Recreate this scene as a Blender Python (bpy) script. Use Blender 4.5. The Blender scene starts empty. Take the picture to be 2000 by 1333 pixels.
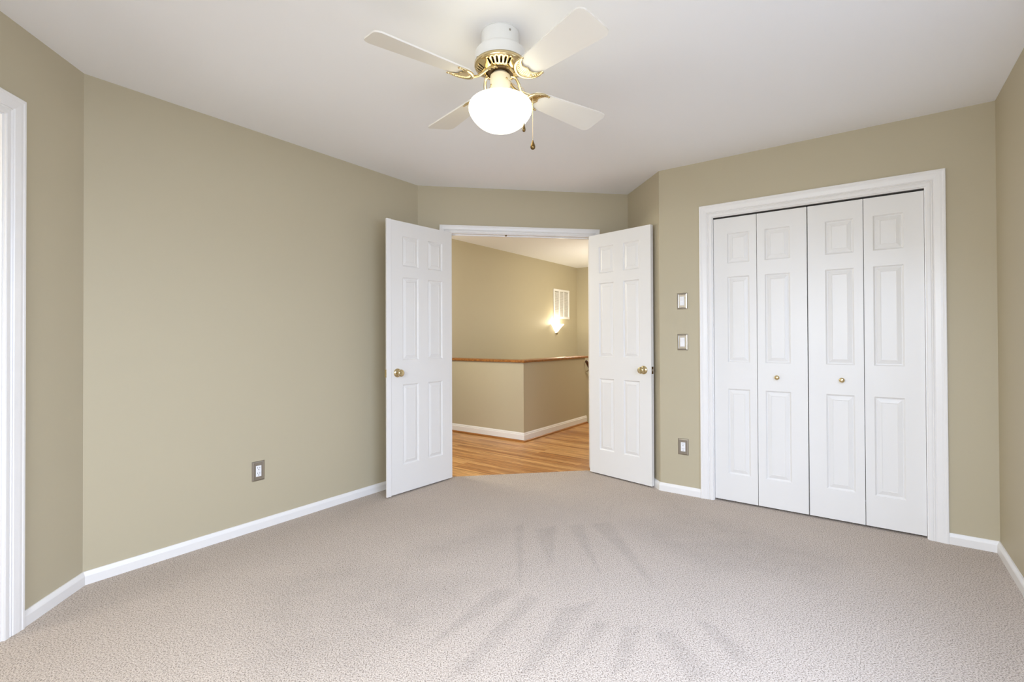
import bpy, bmesh, math, random
from mathutils import Matrix, Vector

random.seed(7)
scn = bpy.context.scene
COL = scn.collection
PI = math.pi
S = math.sqrt(0.5)

# ------------------------------------------------------------------ camera
cam_d = bpy.data.cameras.new('camera')
cam = bpy.data.objects.new('camera', cam_d)
COL.objects.link(cam)
cam_d.sensor_width = 36.0
cam_d.sensor_fit = 'HORIZONTAL'
cam_d.lens = 945.655 / 2000.0 * 36.0
cam_d.shift_y = -13.746 / 2000.0
cam_d.clip_start = 0.02
yaw, pitch, roll = math.radians(8.7475), math.radians(0.4415), math.radians(-0.2276)
fwd = Vector((math.sin(yaw) * math.cos(pitch), math.cos(yaw) * math.cos(pitch), math.sin(pitch)))
rgt = Vector((math.cos(yaw), -math.sin(yaw), 0))
upv = rgt.cross(fwd)
r2 = rgt * math.cos(roll) + upv * math.sin(roll)
u2 = -rgt * math.sin(roll) + upv * math.cos(roll)
cam.matrix_world = Matrix(((r2.x, u2.x, -fwd.x, 0), (r2.y, u2.y, -fwd.y, 0), (r2.z, u2.z, -fwd.z, 1.1668), (0, 0, 0, 1)))
scn.camera = cam

# ------------------------------------------------------------------ view / world
scn.view_settings.view_transform = 'Standard'
scn.view_settings.look = 'None'
scn.view_settings.gamma = 1.0
scn.view_settings.use_curve_mapping = False
scn.view_settings.exposure = 0.0
scn.cycles.use_denoising = True
scn.cycles.max_bounces = 14
scn.cycles.diffuse_bounces = 7
scn.cycles.sample_clamp_indirect = 6.0

world = bpy.data.worlds.new('sky')
scn.world = world
world.use_nodes = True
bg = world.node_tree.nodes['Background']
bg.inputs['Color'].default_value = (0.80, 0.90, 1.0, 1)
bg.inputs['Strength'].default_value = 1.5

# ------------------------------------------------------------------ plan of the room (metres)
H = 2.44
pA = Vector((-1.669, 2.592)); pB = Vector((-0.160, 4.101)); pC = Vector((1.680, 4.101))
pD = Vector((1.680, 3.488)); pE = Vector((2.986, 2.182))
pG = Vector((-0.133, -0.937))            # right wall meets the rear wall
pF = Vector((-1.669, 0.599))             # rear wall meets the near left wall
TH = 0.115
ANG = lambda a, b: math.atan2((b - a).y, (b - a).x)

# ------------------------------------------------------------------ daylight through the windows, a hall lamp and added unseen fills
def area_light(name, loc, rot_z, tilt, sx, sz, power, color):
    d = bpy.data.lights.new(name, 'AREA')
    d.shape = 'RECTANGLE'; d.size = sx; d.size_y = sz
    d.energy = power; d.color = color
    o = bpy.data.objects.new(name, d); COL.objects.link(o)
    o.location = loc
    # -Z of the light looks along the heading rot_z, dipped by tilt
    dirv = Vector((math.cos(rot_z) * math.cos(tilt), math.sin(rot_z) * math.cos(tilt), -math.sin(tilt)))
    o.rotation_mode = 'QUATERNION'
    o.rotation_quaternion = dirv.to_track_quat('-Z', 'Y')
    return o

# window in the right wall: centred between u0 and u1 from pE
WIN_R = (1.55, 3.55, 0.75, 2.05)
WIN_B = (0.15, 1.85, 0.75, 2.05)
dER = Vector((-S, -S)); nR_out = Vector((S, -S))
dGF = Vector((-S, S)); nB_out = Vector((-S, -S))
cR = pE + dER * (WIN_R[0] + WIN_R[1]) / 2 + nR_out * (TH + 0.22)
cB = pG + dGF * (WIN_B[0] + WIN_B[1]) / 2 + nB_out * (TH + 0.22)
area_light('daylight_right', (cR.x, cR.y, 1.50), math.radians(135), math.radians(68), 2.0, 1.35, 121, (0.53, 0.68, 1.0))
area_light('daylight_rear', (cB.x, cB.y, 1.50), math.radians(45), math.radians(64), 1.7, 1.35, 153, (0.86, 0.92, 1.0))

def point_light(name, loc, power, color, radius=0.05):
    d = bpy.data.lights.new(name, 'POINT'); d.energy = power; d.color = color; d.shadow_soft_size = radius
    o = bpy.data.objects.new(name, d); COL.objects.link(o); o.location = loc
    return o
point_light('hall_end_fill', (2.40, 6.70, 1.45), 22, (1.0, 0.93, 0.80), 0.09)  # unseen fill added to light the end wall more squarely
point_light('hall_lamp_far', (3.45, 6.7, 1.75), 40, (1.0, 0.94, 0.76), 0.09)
point_light('half_wall_fill', (-0.40, 4.72, 1.95), 46, (1.0, 0.98, 0.86), 0.1)  # unseen fill added behind the left door to brighten the half wall

# ------------------------------------------------------------------ materials
def lin(r, g, b):
    f = lambda c: (c / 255 / 12.92) if c / 255 <= 0.04045 else ((c / 255 + 0.055) / 1.055) ** 2.4
    return (f(r), f(g), f(b), 1)

def base_mat(name, col, rough=0.5, metal=0.0, spec=0.5):
    m = bpy.data.materials.new(name); m.use_nodes = True
    b = m.node_tree.nodes['Principled BSDF']
    b.inputs['Base Color'].default_value = col
    b.inputs['Roughness'].default_value = rough
    b.inputs['Metallic'].default_value = metal
    b.inputs['Specular IOR Level'].default_value = spec
    return m, m.node_tree, b

def add_bump(nt, b, scale, strength, dist, detail=3):
    tc = nt.nodes.new('ShaderNodeTexCoord'); n = nt.nodes.new('ShaderNodeTexNoise')
    n.inputs['Scale'].default_value = scale; n.inputs['Detail'].default_value = detail
    bp = nt.nodes.new('ShaderNodeBump'); bp.inputs['Strength'].default_value = strength; bp.inputs['Distance'].default_value = dist
    nt.links.new(tc.outputs['Object'], n.inputs['Vector']); nt.links.new(n.outputs['Fac'], bp.inputs['Height'])
    nt.links.new(bp.outputs['Normal'], b.inputs['Normal'])
    return n

def paint(name, col, rough, spec, bump=0.08):
    m, nt, b = base_mat(name, col, rough, 0, spec)
    add_bump(nt, b, 160, bump, 0.001)
    return m

M_WALL = paint('taupe_wall_paint', lin(186, 176, 151), 0.55, 0.3)
M_HALL = paint('hall_wall_paint', lin(184, 174, 149), 0.55, 0.3)
M_CEIL = paint('ceiling_paint', lin(240, 240, 241), 0.9, 0.15)
M_TRIM = paint('white_trim_paint', lin(233, 231, 229), 0.32, 0.45, 0.02)
M_DOOR = paint('white_door_paint', lin(229, 227, 224), 0.35, 0.42, 0.03)
M_FAN = paint('white_enamel', lin(232, 232, 230), 0.28, 0.5, 0.0)
M_BLADE = paint('white_blade', lin(228, 224, 216), 0.35, 0.4, 0.0)
M_CREAM = paint('cream_enamel', lin(238, 228, 204), 0.3, 0.5, 0.0)
M_PLASTIC = paint('white_plastic', lin(236, 236, 238), 0.3, 0.5, 0.0)
M_DARK, _, _ = base_mat('dark_void', lin(38, 34, 30), 0.7)
M_MOTOR, _, _ = base_mat('dark_bronze_motor', lin(70, 52, 30), 0.4, 0.6)
M_GAP_SHADE, _, _ = base_mat('louvre_gap_shade', lin(165, 160, 150), 0.8)
M_DIM, _, _ = base_mat('closet_interior', lin(120, 115, 105), 0.9)

def metal(name, col, rough, bump=0.0):
    m, nt, b = base_mat(name, col, rough, 1.0)
    if bump: add_bump(nt, b, 300, bump, 0.0005)
    return m
M_BRASS = metal('polished_brass', lin(226, 205, 158), 0.17)
M_KNOB = metal('satin_brass', lin(210, 192, 150), 0.18)
M_NICKEL = metal('brushed_nickel', lin(176, 170, 160), 0.32, 0.05)
M_BRONZE = metal('antique_bronze', lin(120, 96, 58), 0.3)

def emit(name, col, strength):
    m = bpy.data.materials.new(name); m.use_nodes = True
    nt = m.node_tree; nt.nodes.clear()
    e = nt.nodes.new('ShaderNodeEmission'); o = nt.nodes.new('ShaderNodeOutputMaterial')
    e.inputs['Color'].default_value = col; e.inputs['Strength'].default_value = strength
    nt.links.new(e.outputs[0], o.inputs[0])
    return m
M_GLOBE = emit('lit_opal_glass', (1.0, 0.95, 0.70, 1), 4.9)
M_SCONCE = emit('lit_sconce_glass', (1.0, 0.88, 0.60, 1), 5.0)

# window pane: mostly clear, faint reflection
M_PANE = bpy.data.materials.new('window_glass'); M_PANE.use_nodes = True
_nt = M_PANE.node_tree; _nt.nodes.clear()
_o = _nt.nodes.new('ShaderNodeOutputMaterial'); _mx = _nt.nodes.new('ShaderNodeMixShader')
_t = _nt.nodes.new('ShaderNodeBsdfTransparent'); _g = _nt.nodes.new('ShaderNodeBsdfGlossy'); _g.inputs['Roughness'].default_value = 0.02
_mx.inputs[0].default_value = 0.06
_nt.links.new(_t.outputs[0], _mx.inputs[1]); _nt.links.new(_g.outputs[0], _mx.inputs[2]); _nt.links.new(_mx.outputs[0], _o.inputs[0])

def carpet_material():
    m, nt, b = base_mat('cut_pile_carpet', lin(200, 188, 174), 0.95, 0, 0.05)
    b.inputs['Sheen Weight'].default_value = 0.15
    b.inputs['Sheen Roughness'].default_value = 0.6
    N = nt.nodes.new; L = nt.links.new
    tc = N('ShaderNodeTexCoord')
    at = N('ShaderNodeAttribute'); at.attribute_name = 'nap'
    # tufts: two sizes of noise and a cellular break-up
    n1 = N('ShaderNodeTexNoise'); n1.inputs['Scale'].default_value = 190; n1.inputs['Detail'].default_value = 3.0; n1.inputs['Roughness'].default_value = 0.65
    n2 = N('ShaderNodeTexNoise'); n2.inputs['Scale'].default_value = 2.6; n2.inputs['Detail'].default_value = 3.0
    vo = N('ShaderNodeTexVoronoi'); vo.inputs['Scale'].default_value = 195
    n3 = N('ShaderNodeTexNoise'); n3.inputs['Scale'].default_value = 22; n3.inputs['Detail'].default_value = 4.0
    for n in (n1, n2, vo, n3): L(tc.outputs['Object'], n.inputs['Vector'])
    rp = N('ShaderNodeValToRGB')
    e = rp.color_ramp.elements
    e[0].position = 0.36; e[0].color = lin(112, 98, 85)  # dark end paints the shade in the crevices between tufts
    e[1].position = 0.58; e[1].color = lin(208, 194, 180)
    k = e.new(0.47); k.color = lin(183, 168, 153)
    L(n1.outputs['Fac'], rp.inputs['Fac'])
    # nap: where the pile was brushed the other way the yarn shows a darker side
    ns = N('ShaderNodeMath'); ns.operation = 'MULTIPLY_ADD'; ns.inputs[1].default_value = 0.10; ns.inputs[2].default_value = 0.865
    L(n2.outputs['Fac'], ns.inputs[0])
    n3m = N('ShaderNodeMath'); n3m.operation = 'MULTIPLY_ADD'; n3m.inputs[1].default_value = 0.10
    L(n3.outputs['Fac'], n3m.inputs[0]); L(ns.outputs[0], n3m.inputs[2])
    nm = N('ShaderNodeMath'); nm.operation = 'MULTIPLY_ADD'; nm.inputs[1].default_value = -0.20
    nn = N('ShaderNodeMath'); nn.operation = 'MULTIPLY'; n4 = N('ShaderNodeTexNoise'); n4.inputs['Scale'].default_value = 9.0; n4.inputs['Detail'].default_value = 5.0
    L(tc.outputs['Object'], n4.inputs['Vector']); L(n4.outputs['Fac'], nn.inputs[0]); L(at.outputs['Fac'], nn.inputs[1])
    L(nn.outputs[0], nm.inputs[0]); L(n3m.outputs[0], nm.inputs[2])
    mix = N('ShaderNodeVectorMath'); mix.operation = 'SCALE'
    L(rp.outputs['Color'], mix.inputs[0]); L(nm.outputs[0], mix.inputs['Scale'])
    L(mix.outputs[0], b.inputs['Base Color'])
    ad = N('ShaderNodeMath'); ad.operation = 'MULTIPLY_ADD'; ad.inputs[1].default_value = -0.8
    L(vo.outputs['Distance'], ad.inputs[0]); L(n1.outputs['Fac'], ad.inputs[2])
    bp = N('ShaderNodeBump'); bp.inputs['Strength'].default_value = 0.55; bp.inputs['Distance'].default_value = 0.006
    L(ad.outputs[0], bp.inputs['Height']); L(bp.outputs['Normal'], b.inputs['Normal'])
    return m
M_CARPET = carpet_material()

def oak_floor_material():
    m, nt, b = base_mat('oak_strip_floor', lin(200, 150, 95), 0.32, 0, 0.4)
    N = nt.nodes.new; L = nt.links.new
    tc = N('ShaderNodeTexCoord'); mp = N('ShaderNodeMapping'); mp.inputs['Rotation'].default_value = (0, 0, math.radians(45))
    L(tc.outputs['Object'], mp.inputs['Vector'])
    br = N('ShaderNodeTexBrick'); br.inputs['Scale'].default_value = 1.0
    br.inputs['Brick Width'].default_value = 0.9; br.inputs['Row Height'].default_value = 0.058
    br.inputs['Mortar Size'].default_value = 0.0009; br.inputs['Mortar Smooth'].default_value = 0.4; br.inputs['Bias'].default_value = 0.0
    br.offset = 0.37; br.offset_frequency = 2
    br.inputs['Color1'].default_value = lin(216, 168, 108); br.inputs['Color2'].default_value = lin(174, 118, 62)
    br.inputs['Mortar'].default_value = lin(120, 78, 40)
    L(mp.outputs[0], br.inputs['Vector'])
    st = N('ShaderNodeMapping'); st.inputs['Scale'].default_value = (2.2, 46, 1); L(mp.outputs[0], st.inputs['Vector'])
    n = N('ShaderNodeTexNoise'); n.inputs['Scale'].default_value = 1.0; n.inputs['Detail'].default_value = 5; n.inputs['Distortion'].default_value = 0.6
    L(st.outputs[0], n.inputs['Vector'])
    rp = N('ShaderNodeValToRGB'); e = rp.color_ramp.elements
    e[0].position = 0.32; e[0].color = (0.58, 0.51, 0.45, 1); e[1].position = 0.62; e[1].color = (1.08, 1.06, 1.04, 1)
    L(n.outputs['Fac'], rp.inputs['Fac'])
    mx = N('ShaderNodeMix'); mx.data_type = 'RGBA'; mx.blend_type = 'MULTIPLY'; mx.inputs['Factor'].default_value = 1.0
    L(br.outputs['Color'], mx.inputs['A']); L(rp.outputs['Color'], mx.inputs['B'])
    L(mx.outputs['Result'], b.inputs['Base Color'])
    return m
M_OAK = oak_floor_material()

def oak_trim_material(name, c1, c2):
    m, nt, b = base_mat(name, c1, 0.35, 0, 0.4)
    N = nt.nodes.new; L = nt.links.new
    tc = N('ShaderNodeTexCoord'); st = N('ShaderNodeMapping'); st.inputs['Scale'].default_value = (3, 60, 60)
    L(tc.outputs['Object'], st.inputs['Vector'])
    n = N('ShaderNodeTexNoise'); n.inputs['Scale'].default_value = 1.0; n.inputs['Detail'].default_value = 4
    L(st.outputs[0], n.inputs['Vector'])
    rp = N('ShaderNodeValToRGB'); e = rp.color_ramp.elements
    e[0].position = 0.35; e[0].color = c2; e[1].position = 0.62; e[1].color = c1
    L(n.outputs['Fac'], rp.inputs['Fac']); L(rp.outputs['Color'], b.inputs['Base Color'])
    return m
M_OAKTRIM = oak_trim_material('oak_ledge', lin(166, 110, 54), lin(124, 77, 34))
M_RAIL = oak_trim_material('dark_stained_rail', lin(104, 66, 36), lin(66, 40, 22))

# ------------------------------------------------------------------ mesh helpers
def finish(name, bm, mat, parent=None, smooth=False, angle=None):
    bmesh.ops.recalc_face_normals(bm, faces=bm.faces[:])
    me = bpy.data.meshes.new(name)
    if smooth or angle:
        for f in bm.faces: f.smooth = True
    bm.to_mesh(me); bm.free()
    if angle is not None:
        me.set_sharp_from_angle(angle=math.radians(angle))
    me.materials.append(mat)
    o = bpy.data.objects.new(name, me); COL.objects.link(o)
    if parent: o.parent = parent
    return o

def box(bm, x0, x1, y0, y1, z0, z1, bevel=0.0):
    vs = [bm.verts.new((x, y, z)) for x in (x0, x1) for y in (y0, y1) for z in (z0, z1)]
    fs = [(0, 1, 3, 2), (4, 6, 7, 5), (0, 4, 5, 1), (2, 3, 7, 6), (0, 2, 6, 4), (1, 5, 7, 3)]
    faces = [bm.faces.new([vs[i] for i in f]) for f in fs]
    if bevel:
        ed = list({e for f in faces for e in f.edges})
        bmesh.ops.bevel(bm, geom=ed, offset=bevel, segments=2, affect='EDGES', profile=0.5)

def lathe(bm, prof, seg=48, M=None, closed_ends=True, skip=None):
    """profile of (r, z) turned about local Z; M moves it."""
    M = M or Matrix()
    rings = []
    for r, z in prof:
        if r < 1e-6: rings.append([bm.verts.new(M @ Vector((0, 0, z)))])
        else: rings.append([bm.verts.new(M @ Vector((r * math.cos(2 * PI * k / seg), r * math.sin(2 * PI * k / seg), z))) for k in range(seg)])
    for i, (a, b) in enumerate(zip(rings, rings[1:])):
        for k in range(seg):
            if skip and skip(i, k): continue
            k2 = (k + 1) % seg
            if len(a) == 1 and len(b) == 1: continue
            if len(a) == 1: bm.faces.new((a[0], b[k], b[k2]))
            elif len(b) == 1: bm.faces.new((a[k], b[0], a[k2]))
            else: bm.faces.new((a[k], b[k], b[k2], a[k2]))
    if closed_ends:
        for rg in (rings[0], rings[-1]):
            if len(rg) > 2: bm.faces.new(rg)

def tube(bm, pts, rad, seg=8, flat=1.0):
    """round (or flattened in z) tube through pts; rad a number or list."""
    P = [Vector(p) for p in pts]; n = len(P)
    R = rad if isinstance(rad, (list, tuple)) else [rad] * n
    rings = []
    ref = Vector((0, 0, 1))
    for i in range(n):
        t = (P[min(i + 1, n - 1)] - P[max(i - 1, 0)]).normalized()
        rf = ref if abs(t.dot(ref)) < 0.95 else Vector((1, 0, 0))
        a = t.cross(rf).normalized(); b = a.cross(t).normalized()
        rings.append([bm.verts.new(P[i] + a * (R[i] * math.cos(2 * PI * k / seg)) + b * (R[i] * flat * math.sin(2 * PI * k / seg))) for k in range(seg)])
    for a, b in zip(rings, rings[1:]):
        for k in range(seg):
            bm.faces.new((a[k], a[(k + 1) % seg], b[(k + 1) % seg], b[k]))
    bm.faces.new(rings[0][::-1]); bm.faces.new(rings[-1])

def spline(ctrl, n=24):
    """Catmull-Rom through control points (tuples of any length)."""
    c = [ctrl[0]] + list(ctrl) + [ctrl[-1]]; out = []
    m = len(ctrl) - 1
    for i in range(n + 1):
        t = i / n * m; k = min(int(t), m - 1); u = t - k
        p0, p1, p2, p3 = c[k], c[k + 1], c[k + 2], c[k + 3]
        out.append(tuple(0.5 * (2 * b + (-a + d) * u + (2 * a - 5 * b + 4 * d - e) * u * u + (-a + 3 * b - 3 * d + e) * u ** 3)
                         for a, b, d, e in zip(p0, p1, p2, p3)))
    return out

def extrude_poly(bm, pts, z0, z1):
    lo = [bm.verts.new((x, y, z0)) for x, y in pts]; hi = [bm.verts.new((x, y, z1)) for x, y in pts]
    n = len(pts)
    bm.faces.new(lo[::-1]); bm.faces.new(hi)
    for i in range(n): bm.faces.new((lo[i], lo[(i + 1) % n], hi[(i + 1) % n], hi[i]))

def tag(o, label, cat, kind=None, group=None):
    if label: o['label'] = label
    if cat: o['category'] = cat
    if kind: o['kind'] = kind
    if group: o['group'] = group
    return o

def struct(name, bm, mat, label, cat, **k):
    return tag(finish(name, bm, mat, **k), label, cat, 'structure')

def empty(name, loc, rz, label, cat, kind=None, group=None):
    o = bpy.data.objects.new(name, None); COL.objects.link(o)
    o.empty_display_size = 0.1
    o.location = loc; o.rotation_euler = (0, 0, rz)
    return tag(o, label, cat, kind, group)

def place(o, P, a, z=0.0):
    o.location = (P.x, P.y, z); o.rotation_euler = (0, 0, a)
    return o

# wall frame: local x runs along the wall, local -y points into the room
def wall(name, P, Q, mat, label, openings=(), ext0=0.0, ext1=0.0, th=TH, z0=0.0, z1=H):
    L = (Q - P).length; bm = bmesh.new()
    x = -ext0
    for (u0, u1, a, b) in sorted(openings):
        box(bm, x, u0, 0, th, z0, z1)
        if b < z1: box(bm, u0, u1, 0, th, b, z1)
        if a > z0: box(bm, u0, u1, 0, th, z0, a)
        x = u1
    box(bm, x, L + ext1, 0, th, z0, z1)
    o = struct(name, bm, mat, label, 'wall')
    return place(o, P, ANG(P, Q))

# ------------------------------------------------------------------ shell
W1_OPEN = (0.735, 1.570)            # bathroom opening along pF -> pA (upwards y)
L1 = (pA - pF).length
BC_OPEN = (0.228, 1.523)
DE_OPEN = (0.375, 1.566)
DOOR_H = 2.066
wall('wall_near_left', pF, pA, M_WALL, 'taupe wall at the far left holding the white cased doorway', [(W1_OPEN[0], W1_OPEN[1], 0, 2.06)], 0.1, 0.1)
wall('wall_left', pA, pB, M_WALL, 'long blank taupe wall on the left with one outlet', (), 0.1, 0.03)
wall('wall_back', pB, pC, M_WALL, 'short taupe wall around the open double doorway', [(BC_OPEN[0], BC_OPEN[1], 0, DOOR_H)], 0.0, 0.1)
wall('wall_return', pC, pD, M_WALL, 'narrow taupe return wall behind the right open door', (), 0.1, 0.0)
wall('wall_closet', pD, pE, M_WALL, 'taupe wall around the white bifold closet', [(DE_OPEN[0], DE_OPEN[1], 0, 2.038)], 0.0, 0.1)
wall('wall_right', pE, pG, M_WALL, 'taupe wall at the far right edge', [WIN_R], 0.1, 0.1)
wall('wall_rear', pG, pF, M_WALL, 'taupe wall behind the viewer with a window', [WIN_B], 0.1, 0.1)

# bedroom ceiling, outlined with a margin over the walls
bm = bmesh.new()
extrude_poly(bm, [(-1.80, 0.40), (-0.13, -1.20), (3.30, 2.18), (1.80, 3.70), (1.80, 4.16), (-0.20, 4.16), (-1.80, 2.66)], H, H + 0.08)
struct('ceiling', bm, M_CEIL, 'smooth white ceiling above the carpeted bedroom', 'ceiling')

# windows behind the viewer
def window(name, P, Q, win, label):
    u0, u1, a, b = win
    root = empty(name, (P.x, P.y, 0), ANG(P, Q), label, 'window', 'structure')
    bm = bmesh.new()
    f = 0.05
    box(bm, u0, u1, 0.02, 0.09, b - f, b); box(bm, u0, u1, 0.02, 0.09, a, a + f)
    box(bm, u0, u0 + f, 0.02, 0.09, a + f, b - f); box(bm, u1 - f, u1, 0.02, 0.09, a + f, b - f)
    box(bm, (u0 + u1) / 2 - 0.025, (u0 + u1) / 2 + 0.025, 0.02, 0.09, a + f, b - f)
    box(bm, u0 + f, (u0 + u1) / 2 - 0.025, 0.03, 0.08, (a + b) / 2 - 0.02, (a + b) / 2 + 0.02)
    box(bm, (u0 + u1) / 2 + 0.025, u1 - f, 0.03, 0.08, (a + b) / 2 - 0.02, (a + b) / 2 + 0.02)
    finish('window_frame', bm, M_TRIM, root)
    bm = bmesh.new(); box(bm, u0 - 0.08, u1 + 0.08, -0.05, 0.02, a - 0.025, a); finish('window_sill', bm, M_TRIM, root)
    bm = bmesh.new(); box(bm, u0 + f, u1 - f, 0.054, 0.058, a + f, b - f); finish('window_pane', bm, M_PANE, root)
window('window_1', pE, pG, WIN_R, 'white framed window in the right wall')
window('window_2', pG, pF, WIN_B, 'white framed window in the rear wall')

# ------------------------------------------------------------------ carpet
NAP = [
 [(0.183, 2.371), (0.234, 2.32), (-0.074, 2.008), (-0.296, 1.776), (-0.613, 1.767), (-0.859, 2.477), (-0.441, 2.651), (-0.088, 2.402)],
 [(0.257, 2.249), (0.371, 2.207), (-0.012, 1.882), (-0.112, 1.794)],
 [(0.394, 2.17), (0.453, 2.132), (0.108, 1.704), (0.028, 1.685)],
 [(0.52, 2.034), (0.682, 2.07), (0.333, 1.669), (0.262, 1.648)],
 [(0.65, 1.946), (0.689, 1.885), (0.518, 1.743), (0.437, 1.659)],
 [(0.732, 1.87), (0.817, 1.874), (0.665, 1.642), (0.587, 1.609)],
 [(0.839, 1.818), (0.921, 1.822), (0.939, 1.552), (0.848, 1.542)],
 [(1.044, 1.864), (1.096, 1.856), (1.138, 1.601), (1.057, 1.6)],
 [(0.458, 2.956), (0.531, 3.007), (0.458, 2.597), (0.379, 2.229)],
 [(0.582, 2.896), (0.723, 2.933), (0.578, 2.428), (0.561, 2.43)],
 [(0.801, 2.921), (0.894, 2.926), (0.789, 2.298), (0.783, 2.339)],
 [(0.945, 2.918), (1.077, 2.938), (1.008, 2.116), (0.989, 2.154), (0.983, 2.543)],
 [(1.165, 2.882), (1.618, 3.131), (1.911, 2.678), (2.094, 2.239), (1.779, 2.05), (1.587, 2.169), (1.305, 2.241)],
 [(-0.1, 2.753), (0.346, 3.016), (0.421, 2.922), (0.349, 2.783), (-0.093, 2.551), (-0.188, 2.444), (-0.269, 2.51)],
]
def nap_at(x, y):
    best = 0.0
    for k, poly in enumerate(NAP):
        ins = False; dmin = 9.0; n = len(poly)
        for i in range(n):
            ax, ay = poly[i]; bx, by = poly[(i + 1) % n]
            if (ay > y) != (by > y) and x < (bx - ax) * (y - ay) / (by - ay) + ax: ins = not ins
            dx, dy = bx - ax, by - ay
            t = max(0, min(1, ((x - ax) * dx + (y - ay) * dy) / (dx * dx + dy * dy)))
            d = math.hypot(x - ax - t * dx, y - ay - t * dy)
            dmin = min(dmin, d)
        w = 0.09 if k in (0, 12, 13) else 0.012
        sd = dmin if ins else -dmin
        v = max(0, min(1, 0.5 + sd / (2 * w)))
        best = max(best, v * (0.8 if k in (0, 12, 13) else 1.0))
    return best

def inside_room(x, y):
    poly = [(-1.78, 0.60), (-0.13, -1.02), (3.06, 2.18), (1.74, 3.50), (1.74, 4.106), (-0.20, 4.106), (-1.78, 2.60)]
    return poly
def carpet():
    # regular fine grid trimmed to the plan (its ragged rim lies under the walls); it stores the nap marks
    poly = inside_room(0, 0)
    def inside(x, y):
        r = False
        for i in range(len(poly)):
            (ax, ay), (bx, by) = poly[i], poly[(i + 1) % len(poly)]
            if (ay > y) != (by > y) and x < (bx - ax) * (y - ay) / (by - ay) + ax: r = not r
        return r
    st = 0.0125; y1 = 4.106
    nx = int(4.86 / st); ny = int(5.14 / st)
    X = lambda i: -1.78 + i * st
    Y = lambda j: y1 - j * st
    idx = {}; verts = []; faces = []
    def vid(i, j):
        if (i, j) not in idx: idx[(i, j)] = len(verts); verts.append((X(i), Y(j), 0.0))
        return idx[(i, j)]
    for j in range(ny):
        for i in range(nx):
            if inside(X(i) + st / 2, Y(j) - st / 2):
                faces.append((vid(i, j + 1), vid(i + 1, j + 1), vid(i + 1, j), vid(i, j)))
    me = bpy.data.meshes.new('floor'); me.from_pydata(verts, [], faces)
    a = me.attributes.new('nap', 'FLOAT', 'POINT')
    a.data.foreach_set('value', [nap_at(v[0], v[1]) if (-1.0 < v[0] < 2.2 and 1.4 < v[1] < 3.3) else 0.0 for v in verts])
    me.materials.append(M_CARPET)
    o = bpy.data.objects.new('floor', me); COL.objects.link(o)
    return tag(o, 'beige cut pile carpet with vacuum tracks covering the bedroom', 'carpet', 'structure')
carpet()

# ------------------------------------------------------------------ baseboards
BB_H, BB_T = 0.061, 0.014
def baseboard(name, P, Q, label, u0=None, u1=None, m0=0.0, m1=0.0, mat=None):
    """m0/m1: tangent of the mitre at either end (positive shortens the front in an inside corner)."""
    L = (Q - P).length
    u0 = 0.0 if u0 is None else u0; u1 = L if u1 is None else u1
    prof = [(0, 0), (-BB_T, 0), (-BB_T, BB_H - 0.020), (-BB_T * 0.86, BB_H - 0.014), (-BB_T * 0.5, BB_H - 0.004), (-BB_T * 0.4, BB_H), (0, BB_H)]
    bm = bmesh.new()
    a = [bm.verts.new((u0 + m0 * -y, y, z)) for y, z in prof]; b = [bm.verts.new((u1 - m1 * -y, y, z)) for y, z in prof]
    n = len(prof)
    for i in range(n): bm.faces.new((a[i], a[(i + 1) % n], b[(i + 1) % n], b[i]))
    bm.faces.new(a); bm.faces.new(b[::-1])
    o = struct(name, bm, mat or M_TRIM, label, 'baseboard')
    return place(o, P, ANG(P, Q))
T225 = math.tan(math.radians(22.5))
C_W1, C_BC, C_DE = 0.085, 0.060, 0.0855      # casing widths
baseboard('baseboard_near_left', pF, pA, 'white baseboard between the left doorway casing and the corner', W1_OPEN[1] + C_W1 - 0.011, None, 0, T225)
baseboard('baseboard_left', pA, pB, 'white baseboard along the long left wall', None, None, T225, T225)
baseboard('baseboard_back_left', pB, pC, 'white baseboard left of the double doorway behind the left door', None, BC_OPEN[0] - C_BC + 0.011, T225, 0)
baseboard('baseboard_back_right', pB, pC, 'white baseboard right of the double doorway behind the right door', BC_OPEN[1] + C_BC - 0.011, None, 0, 1.0)
baseboard('baseboard_return', pC, pD, 'white baseboard on the narrow return wall', None, None, 1.0, -T225)
baseboard('baseboard_closet_left', pD, pE, 'white baseboard left of the closet below the outlet', None, DE_OPEN[0] - C_DE + 0.011, -T225, 0)
baseboard('baseboard_closet_right', pD, pE, 'white baseboard right of the closet', DE_OPEN[1] + C_DE - 0.011, None, 0, 1.0)
baseboard('baseboard_right', pE, pG, 'white baseboard along the right wall', None, None, 1.0, 1.0)
baseboard('baseboard_rear', pG, pF, 'white baseboard along the rear wall', None, None, 1.0, T225)
baseboard('baseboard_near_left_rear', pF, pA, 'white baseboard on the near side of the left doorway', None, W1_OPEN[0] - C_W1 + 0.011, T225, 0)

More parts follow.
